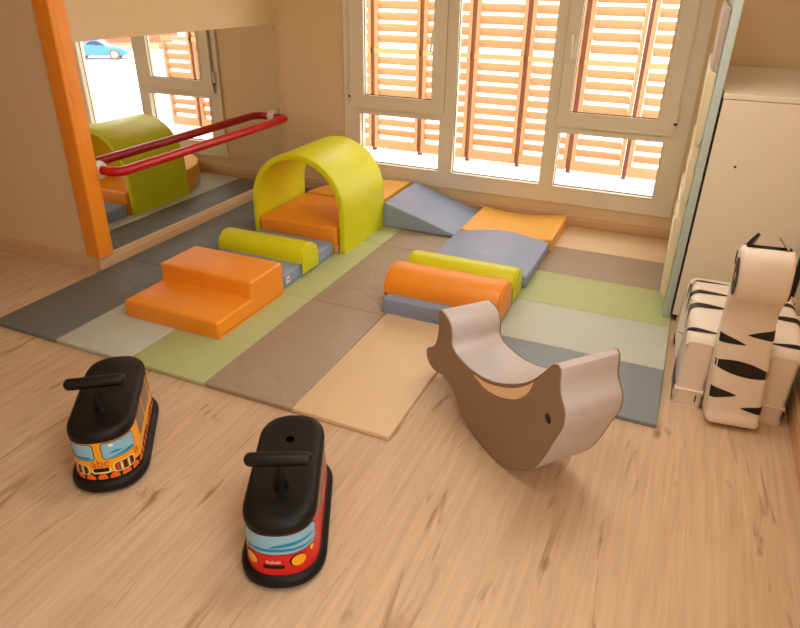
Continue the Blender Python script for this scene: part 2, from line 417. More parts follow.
# second window, in the right wall behind the camera
w2 = empty('window_2'); w2['kind'] = 'structure'
link('frame', boxes((XR+.04, XR+.1, R0, R0+.07, RZ0, RZ1), (XR+.04, XR+.1, R1-.07, R1, RZ0, RZ1), (XR+.04, XR+.1, R0, R1, RZ0, RZ0+.07), (XR+.04, XR+.1, R0, R1, RZ1-.07, RZ1), (XR+.04, XR+.1, (R0+R1)/2-.05, (R0+R1)/2+.05, RZ0, RZ1)), M['frame'], w2, smooth=False)

# ------------------------------------------------------------------ outside
struct('yard', boxes((-14, 60, YW+.2, 60, -.35, -.15)), M['yard'])['kind'] = 'structure'
posts = [-.81, -.19, .437, 1.06, 1.673, 2.275, 2.89, 3.42]
YL = 2.2
for i, (a, b) in enumerate(zip(posts, posts[1:])):
    t = empty('louvre_panel', ((a+b)/2, YL, -.15)); hw = (b-a)/2-.026
    lab = ['cedar louvre panel at the left end of the screen outside the window', 'cedar louvre panel filling most of the left sash view',
           'cedar louvre panel partly hidden by the mullion left of the tall middle pane', 'cedar louvre panel whose full width shows in the tall middle pane',
           'cedar louvre panel partly hidden by the mullion right of the tall middle pane', 'cedar louvre panel filling most of the right sash view',
           'cedar louvre panel at the right end of the screen outside the window'][i]
    tag(t, lab, 'shutter', 'cedar louvre panels outside the window')
    for sx in (-1, 1):
        x = sx*(hw-.02); link('stile', boxes((x-.02, x+.02, -.03, .03, .12, 2.75)), M['cedard'], t, smooth=False)
    link('post', boxes((-hw-.046, -hw-.006, -.01, .06, 0, 2.75)), M['post'], t, smooth=False)
    for z0, z1 in ((.035, .145),): link('bottom_rail', boxes((-hw, hw, -.035, .035, z0, z1)), M['cedar'], t, smooth=False)
    link('middle_rail', boxes((-hw, hw, -.04, .03, 1.16, 1.215)), M['railw'], t, smooth=False)
    bm = bmesh.new(); iw = hw-.044
    for k in range(22):
        z = .235+.1205*k
        if abs(z-1.19) < .045: continue
        if z > 2.7: break
        c, s_ = .046*math.cos(math.radians(52)), .046*math.sin(math.radians(52)); th = .006
        P = [(-c, s_+th), (-c+th, s_+th*1.6), (c, -s_+th*.6), (c, -s_-th), (c-th, -s_-th*1.5), (-c, s_-th*.8)]
        A = [bm.verts.new((-iw, p[0], z+p[1])) for p in P]; B = [bm.verts.new((iw, p[0], z+p[1])) for p in P]
        for q in range(6): bm.faces.new((A[q], A[(q+1) % 6], B[(q+1) % 6], B[q]))
        bm.faces.new(A); bm.faces.new(B[::-1])
    link('slats', bm, M['cedar'], t, smooth=False)

# small blue car far out on the yard, seen only in the mirror
t = empty('car', (10.95, 8.0, -.15), math.radians(-33))
tag(t, 'small blue car far out on the white yard, seen reflected in the mirror', 'car')
cp = smooth_loop([(-.78, .12), (-.8, .24), (-.6, .32), (-.3, .36), (-.12, .5), (.12, .52), (.3, .4), (.56, .38), (.74, .34), (.76, .2), (.72, .12), (0, .1)], 48)
t.scale = (.92, .92, .92)
link('body', extrude(cp, .6, .05, 4, f=lambda a, b, t: (a, t, b)), M['car'], t)
link('windows', extrude(fillet([(-.27, .37), (-.1, .485), (.1, .5), (.25, .4)], .01), .61, .004, 2, f=lambda a, b, t: (a, t, b)), M['carwin'], t)
for x in (-.48, .46):
    for y in (-.27, .27):
        bm = bmesh.new(); tube(bm, [(x, y-.05, .14), (x, y-.045, .14), (x, y+.045, .14), (x, y+.05, .14)], [.12, .14, .14, .12], 20); w = link('wheel', bm, M['tyre'], t)
        bm = bmesh.new(); tube(bm, [(x, y-.056, .14), (x, y+.056, .14)], .085, 16); link('hubcap', bm, M['hub'], w)
t = empty('shed', (13.6, 10.3, -.15), math.radians(-36))
tag(t, 'cream shed with a red brown roof behind the blue car, seen in the mirror', 'building')
link('walls', boxes((-2.0, 1.6, -.9, .9, 0, .22)), M['shed'], t, smooth=False)
link('roof', extrude([(-1.1, .2), (1.1, .2), (0, 1.3)], 4.2, .01, 1, f=lambda a, b, t: (t-.3, a, b)), M['roof'], t, smooth=False)

# ------------------------------------------------------------------ mirror wall things
t = empty('wall_mirror', (XW, -1.25, .115)); tag(t, 'large frameless safety mirror fixed low on the left wall', 'mirror')
my0, my1 = -2.36, -.125
bm = bmesh.new(); box(bm, XW, XW+.004, my0, my1, .1145, 1.433)
for v in bm.verts: v.co -= Vector((XW, -1.25, .115))
link('mirror_sheet', bm, M['mirror'], t, smooth=False)
for y, z in ((-.15, 1.405), (-.15, 1.02), (-.15, .72), (-1.2, 1.405)):
    bm = bmesh.new(); tube(bm, [(XW+.004, y, z), (XW+.007, y, z), (XW+.008, y, z)], [.008, .007, .003], 12)
    for v in bm.verts: v.co -= Vector((XW, -1.25, .115))
    link('screw', bm, M['steel'], t)

t = empty('grab_bar', (XW+.005, -1.29, .66)); tag(t, 'red padded grab bar standing out from the wall mirror', 'grab bar')
y0, z0, y1, z1, d = -2.245, .668, -.265, .679, .15
pts = arc_path([(XW+.006, y0, z0), (d, y0, z0), (d, y1, z1), (XW+.006, y1, z1)], .075, 7)
bm = tube(bmesh.new(), pts, .031, 18)
def shift(bm, o):
    for v in bm.verts: v.co -= o
    return bm
off = Vector((XW+.005, -1.29, .66))
link('bar', shift(bm, off), M['red'], t)
for y, z in ((y0, z0), (y1, z1)):
    bm = tube(bmesh.new(), [(XW+.0045, y, z), (XW+.008, y, z), (XW+.016, y, z), (XW+.02, y, z), (XW+.034, y, z), (XW+.036, y, z)], [.056, .058, .057, .034, .034, .0315], 28)
    fl = link('flange', shift(bm, off), M['white'], t)
    for k in range(4):
        a = PI/4+k*PI/2; bm = tube(bmesh.new(), [(XW+.0165, y+.046*math.cos(a), z+.046*math.sin(a)), (XW+.018, y+.046*math.cos(a), z+.046*math.sin(a))], .005, 8)
        link('screw', shift(bm, off), M['steel'], fl)

# orange pad on the corner of the wall
t = empty('corner_guard', (XW, YA, .1145)); tag(t, 'tall orange foam guard wrapped round the wall corner beside the mirror', 'corner guard')
pz = (0, 1.83)
for prof in (fillet([(-.085, -.0005), (-.085, -.022), (.05, -.03), (.05, -.0005)], [.002, .012, .016, .002]), fillet([(.0065, 0), (.05, 0), (.05, .09), (.0065, .09)], [.002, .002, .012, .002])):
    bm = bmesh.new(); rr = [[bm.verts.new((p[0]+.018*z, p[1], z)) for p in prof] for z in (0, .006, .6, 1.2, 1.83)]
    for A, B in zip(rr, rr[1:]):
        for i in range(len(prof)): bm.faces.new((A[i], A[(i+1) % len(prof)], B[(i+1) % len(prof)], B[i]))
    bm.faces.new(rr[0]); bm.faces.new(rr[-1]); link('face_pad', bm, M['orange'], t)

# ------------------------------------------------------------------ floor mats
Wp, D, MY0 = .5, 1.0227, -3.2061
cols = ['m_dark', 'm_silver', 'm_green', 'm_taupe', 'm_beige']; cn = ['slate grey', 'silver', 'sage green', 'taupe', 'beige']
def gym_mat(loc, rz, cc, cnn, label):
    t = empty('gym_mat', loc, rz); tag(t, label, 'mat', 'folding floor mats')
    for i, c in enumerate(cc):
        bm = rbox(i*Wp+.0008, (i+1)*Wp-.0008, .0015, D-.0015, 0, H, .006, 3)
        o = link('panel', bm, M[c], t); o['label'] = cnn[i]+' panel'
    return t
gym_mat((0, MY0, 0), 0, cols, cn, 'five coloured folding mat at the front, nearest the two ride-on trams')
gym_mat((0, MY0+D, 0), 0, cols, cn, 'five coloured folding mat in the middle row, under the lime roller left')
m3 = gym_mat((0, MY0+2*D, 0), 0, cols, cn, 'five coloured folding mat in the back row, under the lime tunnel')
gym_mat((3.563, -2.619, 0), PI/2, ['m_slate']+cols[1:], ['blue grey']+cn[1:], 'folding mat on the right with panels running towards the window, beside the cabinet')

# ------------------------------------------------------------------ soft play pieces
# orange step
x0, x1 = .638, 1.306; ya, yb, yc = -2.832, -2.515, -2.182
prof = fillet([(ya, H), (yc, H), (yc, .236), (yb, .236), (yb, .127), (ya, .127)], [.012, .012, .016, .016, .01, .016], 4)
t = empty('foam_step', ((x0+x1)/2, (ya+yc)/2, H)); tag(t, 'orange two-tier foam step at the near end of the soft play course', 'step')
o = Vector(t.location)
link('block', shift(extrude(prof, x1-x0, .016, 4, f=lambda a, b, t: (t+(x0+x1)/2, a, b)), o), M['orange'], t)
def piping(path, r, m, parent, o, name='piping', closed=True):
    bm = tube(bmesh.new(), path, r, 6, closed=closed); return link(name, shift(bm, o), m, parent)
piping([(x0+.012, ya+.002, H+.004), (x1-.012, ya+.002, H+.004), (x1-.002, ya+.012, H+.004), (x1-.002, yc-.012, H+.004), (x1-.012, yc-.002, H+.004), (x0+.012, yc-.002, H+.004), (x0+.002, yc-.012, H+.004), (x0+.002, ya+.012, H+.004)], .004, M['orange'], t, o)

def slab(name, x0, x1, y0, y1, z1, label, m, r=.018, tags=()):
    t = empty(name, ((x0+x1)/2, (y0+y1)/2, H)); tag(t, label, 'foam block'); o = Vector(t.location)
    link('block', shift(rbox(x0, x1, y0, y1, H, z1, r, 4), o), m, t)
    q = .012
    piping([(x0+q, y0, H+.006), (x1-q, y0, H+.006), (x1, y0+q, H+.006), (x1, y1-q, H+.006), (x1-q, y1, H+.006), (x0+q, y1, H+.006), (x0, y1-q, H+.006), (x0, y0+q, H+.006)], .004, m, t, o)
    for (y, z) in tags:
        l = link('label_tag', shift(boxes((x1+.0005, x1+.002, y-.02, y+.02, z-.022, z+.022)), o), M['tag'], t, smooth=False)
        bm = tube(bmesh.new(), [(x1+.002, y+.002, z), (x1+.0028, y+.002, z)], .009, 12); link('logo', shift(bm, o), M['tagred'], l)
    return t
slab('foam_slab', .635, 1.275, -2.135, -1.485, .122, 'low blue foam slab behind the orange step, carrying one lime roller', M['blue'], tags=((-2.09, .075),))
slab('foam_slab', 1.975, 2.645, -2.16, -1.485, .128, 'low blue foam slab on the right carrying an orange and a lime roller', M['blue'])
slab('foam_slab', .637, 1.285, -1.468, -.812, .215, 'orange foam block lying inside the lime tunnel', M['orange'], tags=((-1.44, .05),))

def roller(x0, x1, yc, hw, zb, hgt, m, label, flap):
    """half-round foam roller whose end flaps hang over the sides of a slab"""
    t = empty('foam_roller', ((x0+x1)/2, yc, zb)); tag(t, label, 'roller'); o = Vector(t.location)
    top = [(yc+hw*math.cos(a)*(1.0), zb+hgt*(abs(math.sin(a))**.8)) for a in [PI*k/22 for k in range(23)]]
    prof = fillet(top, 0)
    link('half_round', shift(extrude(prof, x1-x0, .012, 4, f=lambda a, b, t: (t+(x0+x1)/2, a, b)), o), m, t)
    for sx, x in ((-1, x0-.0045), (1, x1+.0045)):
        fp = [(yc+hw*.97*math.cos(a), zb+hgt*.97*(abs(math.sin(a))**.8)) for a in [PI*k/22 for k in range(23)]]
        fp = fp+[(yc-hw*.97, flap), (yc+hw*.97, flap)]
        link('end_flap', shift(extrude(fp, .007, .002, 2, f=lambda a, b, t: (t+x, a, b)), o), m, t)
    return t
roller(.625, 1.286, -1.835, .105, .1228, .115, M['green'], 'lime half-round roller lying across the left blue slab', .05)
roller(1.966, 2.655, -1.655, .105, .1288, .105, M['green'], 'lime half-round roller behind the orange one on the right blue slab', .05)
roller(1.963, 2.658, -1.955, .145, .1288, .138, M['orange'], 'orange half-round roller lying across the front of the right blue slab', .05)

# lime tunnel arch
ax, ay0, ay1 = .965, -1.455, -.79; Ro, th, Hc = .382, .042, .705
def arch(r, h):
    z0 = h-r; return [(-r, H)]+[(-r, H+(z0-H)*k/4) for k in range(1, 4)]+[(-r*math.cos(PI*k/28), z0+r*math.sin(PI*k/28)) for k in range(29)]+[(r, H+(z0-H)*k/4) for k in (3, 2, 1)]+[(r, H)]
prof = arch(Ro, Hc)+arch(Ro-th, Hc-th)[::-1]
t = empty('tunnel_arch', (ax, (ay0+ay1)/2, H)); tag(t, 'tall lime green foam tunnel arch standing over the orange block', 'tunnel'); o = Vector(t.location)
link('arch', shift(extrude(prof, ay1-ay0, .012, 3, f=lambda a, b, t: (ax+a, (ay0+ay1)/2+t, b)), o), M['green'], t)
for yy in (ay0, ay1):
    for rr_, hh in ((Ro-.004, Hc-.004), (Ro-th+.004, Hc-th+.004)):
        piping([(ax+a, yy+(.004 if yy == ay0 else -.004), b) for a, b in arch(rr_, hh)], .0035, M['green'], t, o, closed=False)

# yellow quarter-round corner
cx, cy, R = 1.3, -.795, .655
prof = fillet([(cx, cy)]+[(cx+R*math.cos(PI/2+PI/2*k/20), cy+R*math.sin(PI/2+PI/2*k/20)) for k in range(21)], [.015]+[0]*21)
t = empty('foam_corner', (1.05, -.55, H)); tag(t, 'yellow quarter-round foam corner in the room corner behind the tunnel', 'foam block'); o = Vector(t.location)
link('block', shift(extrude(prof, .195, .014, 4, f=lambda a, b, t: (a, b, H+.0975+t)), o), M['yellow'], t)

# blue wedge
prof = fillet([(1.345, H), (1.96, H), (1.96, .05), (1.345, .232)], [.012, .008, .01, .018], 4)
t = empty('foam_wedge', (1.65, -.47, H)); tag(t, 'blue foam wedge ramp sloping down to the right under the window', 'wedge'); o = Vector(t.location)
link('block', shift(extrude(prof, .66, .014, 4, f=lambda a, b, t: (a, -.475+t, b)), o), M['blue'], t)

# wave pieces: yellow at the back, blue hump before it
def wave(name, x0, x1, y0, y1, zf, m, label, r=.015):
    n = 24; top = [(x0+(x1-x0)*k/n, zf(k/n)) for k in range(n+1)]
    prof = fillet([(x1, H), (x0, H)][::-1]+top[::-1], [.008, .008, r]+[0]*(n-1)+[r], 3)
    t = empty(name, ((x0+x1)/2, (y0+y1)/2, H)); tag(t, label, 'foam block'); o = Vector(t.location)
    link('block', shift(extrude(prof, y1-y0, r, 4, f=lambda a, b, t: (a, (y0+y1)/2+t, b)), o), m, t)
wave('foam_wave', 1.97, 2.675, -1.462, -.79, lambda s: .085+.03*s*0+.052*math.sin(PI*s)+.02*s, M['blue'], 'blue hump-topped foam block between the lime roller and the yellow block')
wave('foam_wave', 1.985, 2.69, -.782, -.165, lambda s: .105-.03*math.sin(PI*s)+.025*s, M['yellow'], 'yellow dished foam block under the window right of the blue wedge')

# ------------------------------------------------------------------ whale rocker
ang = math.radians(49); O = (2.8921, -3.0739, 0)
prof = [(-0.444, 0.453), (-0.417, 0.47), (-0.367, 0.46), (-0.334, 0.438), (-0.32, 0.4), (-0.315, 0.349), (-0.279, 0.325), (-0.213, 0.318), (-0.137, 0.319), (-0.021, 0.343), (0.083, 0.387), (0.176, 0.442), (0.252, 0.502), (0.308, 0.567), (0.337, 0.605), (0.359, 0.634), (0.384, 0.647), (0.400, 0.638), (0.406, 0.602), (0.409, 0.569), (0.423, 0.537), (0.442, 0.513), (0.454, 0.485), (0.453, 0.428), (0.427, 0.362), (0.401, 0.289), (0.372, 0.22), (0.335, 0.154), (0.279, 0.098), (0.192, 0.042), (0.108, 0.010), (0.0, 0.001), (-0.119, 0.018), (-0.215, 0.074), (-0.28, 0.124), (-0.355, 0.15), (-0.416, 0.138), (-0.477, 0.128), (-0.525, 0.143), (-0.548, 0.181), (-0.537, 0.213), (-0.493, 0.243), (-0.465, 0.272), (-0.445, 0.327), (-0.439, 0.39)]
hole = [(-.125, .3055), (-.07, .314), (-.014, .327), (.088, .370), (.18, .424), (.248, .482), (.271, .507), (.262, .480), (.246, .445), (.216, .407), (.163, .363), (.075, .318), (-.018, .292), (-.075, .295)]
prof = smooth_loop(prof, 150); hole = smooth_loop(hole, 60)
t = empty('whale_rocker', (O[0], O[1], 0), ang-PI/2); tag(t, 'grey whale-shaped foam rocker standing on the bare floor by the mats', 'rocker')
# local frame: +x along the length towards the head, +y across
WW = .254
f = lambda a, b, t: (a, t, b)
link('body', extrude(prof, WW, .008, 3, f=f, centre=False), M['w_top'], t)
n2 = normals2(prof); inner = [(p[0]-n.x*.006, p[1]-n.y*.006) for p, n in zip(prof, n2)]
h2 = normals2(hole); hin = [(p[0]+n.x*.0015, p[1]+n.y*.0015) for p, n in zip(hole, h2)]
for tt in (-.0035, WW+.0005):
    s = link('side_panel', extrude(inner, .003, 0, hole=hin, f=lambda a, b, t: (a, t+tt, b), centre=False), M['w_side'], t); s['label'] = 'taupe side panel'
    ip = link('inset', extrude(hin, .0012, 0, f=lambda a, b, t: (a, t+(-.0014 if tt < 0 else WW+.0002), b), centre=False), M['w_in'], t); ip['label'] = 'tan crescent inset under the seat'
    piping([(p[0]-n.x*.003, -.0015 if tt < 0 else WW+.0015, p[1]-n.y*.003) for p, n in zip(prof, n2)], .0028, M['w_side'], t, Vector((0, 0, 0)))
    ye = tt-.0012 if tt < 0 else tt+.003
    ep = [(.375+.0155*math.cos(a)-.004*math.sin(a), .417+.0185*math.sin(a)) for a in [2*PI*k/24 for k in range(24)]]
    link('eye', extrude(ep, .0014, 0, f=lambda a, b, t: (a, t+ye, b), centre=False), M['blackm'], t)
# wing line on the far flank
# ------------------------------------------------------------------ ride-on trams
HA, HB, EB = .288, .1175, .125
def outline(n=120):
    """plan of the tram body: straight sides, blunt rounded ends; starts at the front centre going to +x"""
    q = []
    for k in range(31):
        a = PI/2*k/30; q.append((HB*math.sin(a)**.85, -HA+EB-EB*math.cos(a)**.85 if k < 30 else -HA+EB))
    for k in range(1, 30): q.append((HB, -HA+EB+(2*HA-2*EB)*k/30))
    for k in range(31):
        a = PI/2*k/30; q.append((HB*math.cos(a)**.85 if k < 30 else 0, HA-EB+EB*math.sin(a)**.85))
    half = q; full = half+[(-x, y) for x, y in half[-2:0:-1]]
    return full
OUT = outline(); ON = normals2(OUT)
CUM = [0]
for i in range(len(OUT)): CUM.append(CUM[-1]+(Vector(OUT[(i+1) % len(OUT)])-Vector(OUT[i])).length)
def body_off(z): return .006*max(0, (.25-z)/.19)
def wrap(s, z, e=.001):
    s %= CUM[-1]; lo, hi = 0, len(CUM)-1
    while hi-lo > 1:
        m_ = (lo+hi)//2
        if CUM[m_] <= s: lo = m_
        else: hi = m_
    f = (s-CUM[lo])/max(1e-9, CUM[lo+1]-CUM[lo]); i, j = lo % len(OUT), (lo+1) % len(OUT)
    p = Vector(OUT[i]).lerp(Vector(OUT[j]), f); n = ON[i].lerp(ON[j], f).normalized(); p += n*(body_off(z)+e)
    return (p.x, p.y, z)
def rings(levels, m, name, parent):
    bm = bmesh.new(); rr = [[bm.verts.new((p[0]+n.x*e, p[1]+n.y*e, z)) for p, n in zip(OUT, ON)] for z, e in levels]
    k = len(OUT)
    for A, B in zip(rr, rr[1:]):
        for i in range(k): bm.faces.new((A[i], A[(i+1) % k], B[(i+1) % k], B[i]))
    bm.faces.new(rr[0]); bm.faces.new(rr[-1]); return link(name, bm, m, parent)
def patch(name, m, parent, lo, hi, s0, s1, e=.0012, n=24, bmx=None):
    """printed patch: lo(s), hi(s) give its lower and upper edge"""
    bm = bmx or bmesh.new(); prev = None
    for k in range(n+1):
        u = k/n; s = s0+(s1-s0)*u; a, b = lo(u), hi(u)
        cur = [bm.verts.new(wrap(s, a+(b-a)*j/3, e)) for j in range(4)]
        if prev:
            for j in range(3): bm.faces.new((prev[j], cur[j], cur[j+1], prev[j+1]))
        prev = cur
    if bmx is None: return link(name, bm, m, parent)
def rrect(name, m, parent, s0, s1, z0, z1, r, e=.0012, slant=0):
    w = s1-s0
    def edge(u, sg):
        d = min(u, 1-u)*w; ins = r-math.sqrt(max(0, r*r-(r-d)**2)) if d < r else 0
        return (z0+ins if sg < 0 else z1-ins)+slant*(u-.5)
    return patch(name, m, parent, lambda u: edge(u, -1), lambda u: edge(u, 1), s0, s1, e)
def oval(name, m, parent, sc, zc, a, b, e=.0015):
    return patch(name, m, parent, lambda u: zc-b*math.sqrt(max(0, 1-(2*u-1)**2)), lambda u: zc+b*math.sqrt(max(0, 1-(2*u-1)**2)), sc-a, sc+a, e)
def lettering(txt, m, parent, sc, zc, size, e=.0018, sx=1):
    vs, fs = text_mesh(txt, size); bm = bmesh.new(); V = [bm.verts.new(wrap(sc+v.x*sx, zc+v.y, e)) for v in vs]
    for q in fs:
        try: bm.faces.new([V[i] for i in q])
        except ValueError: pass
    return link('lettering', bm, m, parent)

def tram(loc, rz, shell, label, hole_, ds):
    t = empty('ride_on_tram', loc, rz); tag(t, label, 'ride-on toy')
    rings([(0, .004), (.004, .014), (.02, .027), (.036, .028), (.05, .021), (.058, .006)], M['black'], 'base', t)
    rings([(.05, .008), (.062, body_off(.062)), (.12, body_off(.12)), (.2, body_off(.2)), (.245, 0)], shell, 'body_shell', t)
    s = rings([(.234, .0035), (.24, .0045), (.25, .004), (.262, .002), (.272, -.006), (.278, -.018), (.28, -.04)], M['black'], 'seat', t)
    if hole_:
        bm = tube(bmesh.new(), [(0, .125, .2795), (0, .125, .2808)], .0165, 18); link('seat_socket', bm, M['void'], s)
    else:
        bm = tube(bmesh.new(), [(-.09*math.cos(PI*k/24), -.03+.09*math.sin(-PI*k/24)*.6+.04, .2795) for k in range(25)], .0025, 6); link('seat_groove', bm, M['black'], s)
    h = link('handle_post', tube(bmesh.new(), [(0, -.131, .275), (0, -.131, .285), (0, -.131, .3), (0, -.131, .395)], [.027, .024, .021, .019], 18), M['knob'], t)
    link('grip', capsule((-.112, -.131, .405), (.112, -.131, .405), .0235), M['knob'], h)
    return t

# red tram
t = tram((2.362, -3.773, 0), math.radians(25.9), M['t_red'], 'black and red ride-on tram, the nearer one at the bottom of the photo', True, 0)
k0 = -.016
rrect('windscreen_edge', M['black'], t, k0-.162, k0+.162, .146, .230, .014, .0008)
ws = rrect('windscreen', M['t_sky'], t, k0-.159, k0+.159, .149, .227, .013, .0014)
patch('glass_print', M['t_blue'], ws, lambda u: .156+.004*math.sin(3*u), lambda u: .156+.017*math.sin(PI*u)**.6, k0-.145, k0+.15, .0018)
patch('glass_print', M['t_blue'], ws, lambda u: .176+.012*u, lambda u: .176+.012*u+.017*math.sin(PI*u)**.5*(1-.4*u), k0-.012, k0+.15, .0019)
for s in (-.078, .08):
    oval('headlight_ring', M['black'], t, k0+s-.003, .113, .027, .0265, .0012); oval('headlight', M['t_lamp'], t, k0+s, .112, .024, .023, .0018)
for s in (-.128, .131): oval('side_lamp', M['t_lamp'], t, k0+s, .133, .009, .012, .0016)
rrect('number_slot', M['black'], t, k0-.036, k0+.036, .086, .102, .008)
lettering('babab', M['t_white'], t, k0, .116, .02)
for side in (1, -1):
    a0 = .215
    for q in range(4):
        s0, s1 = a0+.115*q, a0+.115*q+.1; s0, s1 = (s0, s1) if side > 0 else (-s1, -s0)
        rrect('side_window', M['t_grey'], t, s0, s1, .15, .222, .012)
    s0, s1 = (.3, .46) if side > 0 else (-.46, -.3)
    lettering('babab', M['t_white'], t, (s0+s1)/2, .125, .05)

# yellow tram
t = tram((1.456, -3.704, 0), math.radians(36.87), M['t_yel'], 'black and yellow ride-on tram lettered abc, left of the red one', False, 0)
k0 = -.006
for a, b in ((-.16, -.016), (.016, .144)):
    rrect('windscreen_edge', M['black'], t, k0+a-.003, k0+b+.003, .152, .229, .013, .0008)
    ws = rrect('windscreen', M['t_sky'], t, k0+a, k0+b, .155, .226, .011, .0014)
    patch('glass_print', M['t_blue'], ws, lambda u: .159, lambda u: .160+.018*u*math.sin(PI*u)**.4, k0+a+.014, k0+b-.006, .0018)
    patch('glass_print', M['t_blue'], ws, lambda u: .178, lambda u: .178+.01*math.sin(PI*u), k0+a+.02, k0+a+.075, .0019)
    oval('glass_shine', M['t_white'], ws, k0+a+.034, .214, .009, .006, .002)
# black skirt with orange teeth
sk = patch('skirt', M['black'], t, lambda u: .058, lambda u: .086+.012*abs(math.sin(u*24)), 0, CUM[-1]-.0001, .001, 240)
for q in range(34):
    c = k0+CUM[-1]*q/34; w = .017
    patch('skirt_tooth', M['t_or'], sk, lambda u: .064+.0*u, lambda u: .064+.03*(1-abs(2*u-1)*.55), c-w/1.0, c+w/1.0, .0016, 6)
for s in (-.082, .084):
    rrect('headlight_rim', M['t_cream'], t, k0+s-.042, k0+s+.042, .086, .134, .016, .002)
    hl = rrect('headlight', M['t_brown'], t, k0+s-.037, k0+s+.037, .090, .130, .013, .0026)
    for q, mm in enumerate(('tagred', 't_cream', 'black', 't_cream', 'black')):
        c = k0+s-.026+.0135*q; rrect('lamp_bar', M[mm], hl, c-.0035, c+.0035, .092, .128, .002, .0032)
rrect('mouth_rim', M['t_cream'], t, k0-.035, k0+.035, .092, .116, .011, .002)
rrect('mouth', M['black'], t, k0-.028, k0+.028, .099, .117, .006, .0026)
lettering('abc', M['tagred'], t, k0, .137, .05)
lettering('a', M['tagred'], t, k0+.146, .136, .05, sx=1.3); lettering('c', M['tagred'], t, k0-.146, .136, .05, sx=1.3)
for side in (1, -1):
    for q in range(3):
        s0 = .225+.15*q; s1 = s0+.12; s0, s1 = (s0, s1) if side > 0 else (-s1, -s0)
        rrect('side_window_edge', M['t_brown'], t, s0-.005, s1+.005, .135, .228, .014, .0008); rrect('side_window', M['t_grey'], t, s0, s1, .14, .223, .012)

# ------------------------------------------------------------------ zebra seat
zo = Vector((3.845, -2.33, 0)); t = empty('zebra_seat', zo, 0); tag(t, 'white and black zebra-shaped foam seat standing beside the cabinet', 'foam seat')
zrot = math.radians(2)
def zf(a, b, tt): return (tt, a, b)     # local: x across, y depth, z up
def rect_path(pts, r, n=10): return fillet(pts, r, n)
# saddle body
bp = smooth_loop(rect_path([(-.008, .015), (.62, .015), (.62, .40), (.45, .448), (.17, .448), (-.008, .40)], [.02, .02, .08, .2, .2, .09], 8), 170)
HWB = .234
def surf(prof, hw, r, s, x, e=.0016):
    n_ = normals2(prof); L_ = len(prof); g = (s*L_) % L_; i = int(g) % L_; j = (i+1) % L_; f = g-int(g); p = Vector(prof[i]).lerp(Vector(prof[j]), f); n = n_[i].lerp(n_[j], f)
    ax_ = abs(x); ins = 0
    if ax_ > hw-r: q = min(1, (ax_-(hw-r))/r); ins = r*(1-math.sqrt(max(0, 1-q*q)))+max(0, ax_-hw)*1.0
    ins -= e
    x = max(-hw, min(hw, x))
    return (x+(e if ax_ > hw-.01 else 0)*(1 if x > 0 else -1), p[0]-n.x*ins, p[1]-n.y*ins)
def band(bm, fn, x0, x1, sc, tw, n=14, mi=1, bend=0):
    """a stripe from x0 to x1, thickness tw(u) around sc(u); fn(v, x) gives the surface point"""
    prev = None
    for k in range(n+1):
        u = k/n; x = x0+(x1-x0)*u; c = sc+bend*u; w = tw(u)
        cur = [bm.verts.new(fn(c+w*(j/2-1), x)) for j in range(5)]
        if prev:
            for j in range(4): bm.faces.new((prev[j], cur[j], cur[j+1], prev[j+1])).material_index = mi
        prev = cur
def nearest_s(prof, pt): return min(range(len(prof)), key=lambda i: (prof[i][0]-pt[0])**2+(prof[i][1]-pt[1])**2)/len(prof)
bm = extrude(bp, 2*HWB, .045, 5, f=zf)
fnb = lambda s, x: surf(bp, HWB, .045, s, x)
for (py, pz, th_, xe) in ((.005, .40, .0045, .075), (.16, .447, .0095, .02), (.31, .447, .010, .02), (.45, .445, .0095, .02)):
    s = nearest_s(bp, (py, pz))
    for sg in (-1, 1):
        band(bm, fnb, sg*(HWB+.075), sg*xe, s, lambda u: th_*(1-u**3*.85)*(.55+.45*math.sin(PI*min(1, u*1.2))), bend=.004, n=30)
link('body', bm, [M['z_white'], M['z_black']], t)
# front and rear leg pads with a foot band
for sg in (-1, 1):
    for y0_, y1_ in ((-.032, .2), (.42, .6)):
        cxl = sg*(.171 if y0_ < 0 else .15)
        lp = smooth_loop(rect_path([(y0_, 0), (y1_, 0), (y1_, .36), (y0_, .385)], [.012, .012, .04, .06], 6), 90)
        l = link('leg', extrude(lp, .126, .028, 5, f=lambda a, b, q: (q+cxl, a, b)), M['z_white'], t)
        fp = smooth_loop(rect_path([(y0_-.002, -.0), (y1_+.002, -.0), (y1_+.002, .092), (y0_-.002, .092)], [.012, .012, .002, .002], 4), 70)
        link('foot', extrude(fp, .130, .028, 5, f=lambda a, b, q: (q+cxl, a, b)), M['z_white'], l)
        if sg < 0 and y0_ < 0: link('printed_mark', boxes((-.139, -.133, -.0362, -.0335, .03, .068)), M['z_black'], l, smooth=False)
# head and neck slab, profile in (y, z)
FP = [(-.15, .02), (-.15, .1), (-.14, .22), (-.12, .36), (-.1, .48), (-.1, .545), (-.125, .605), (-.165, .65), (-.188, .71), (-.186, .79), (-.17, .842), (-.13, .866), (-.09, .85), (-.07, .79), (-.05, .68), (-.03, .55), (.0, .42), (.05, .2), (.05, .02)]
hp = smooth_loop(FP, 170); HWS = .111
lean = -.066
def zfs(a, b, q): return (q*(1-.1*b/.85)+.009+lean*b, a, b)
bm = extrude(hp, 2*HWS, .026, 5, f=zfs)
def fns(v, x):
    p = surf(hp, HWS, .026, v, x, .0018); return (p[0]*(1-.1*p[2]/.85)+.009+lean*p[2], p[1], p[2])
nh = len(hp)
def front_s(z): return min((i for i in range(nh) if hp[i][0] < -.02), key=lambda i: abs(hp[i][1]-z))/nh
per = 1/nh
dz = abs(front_s(.3)-front_s(.2))/.1
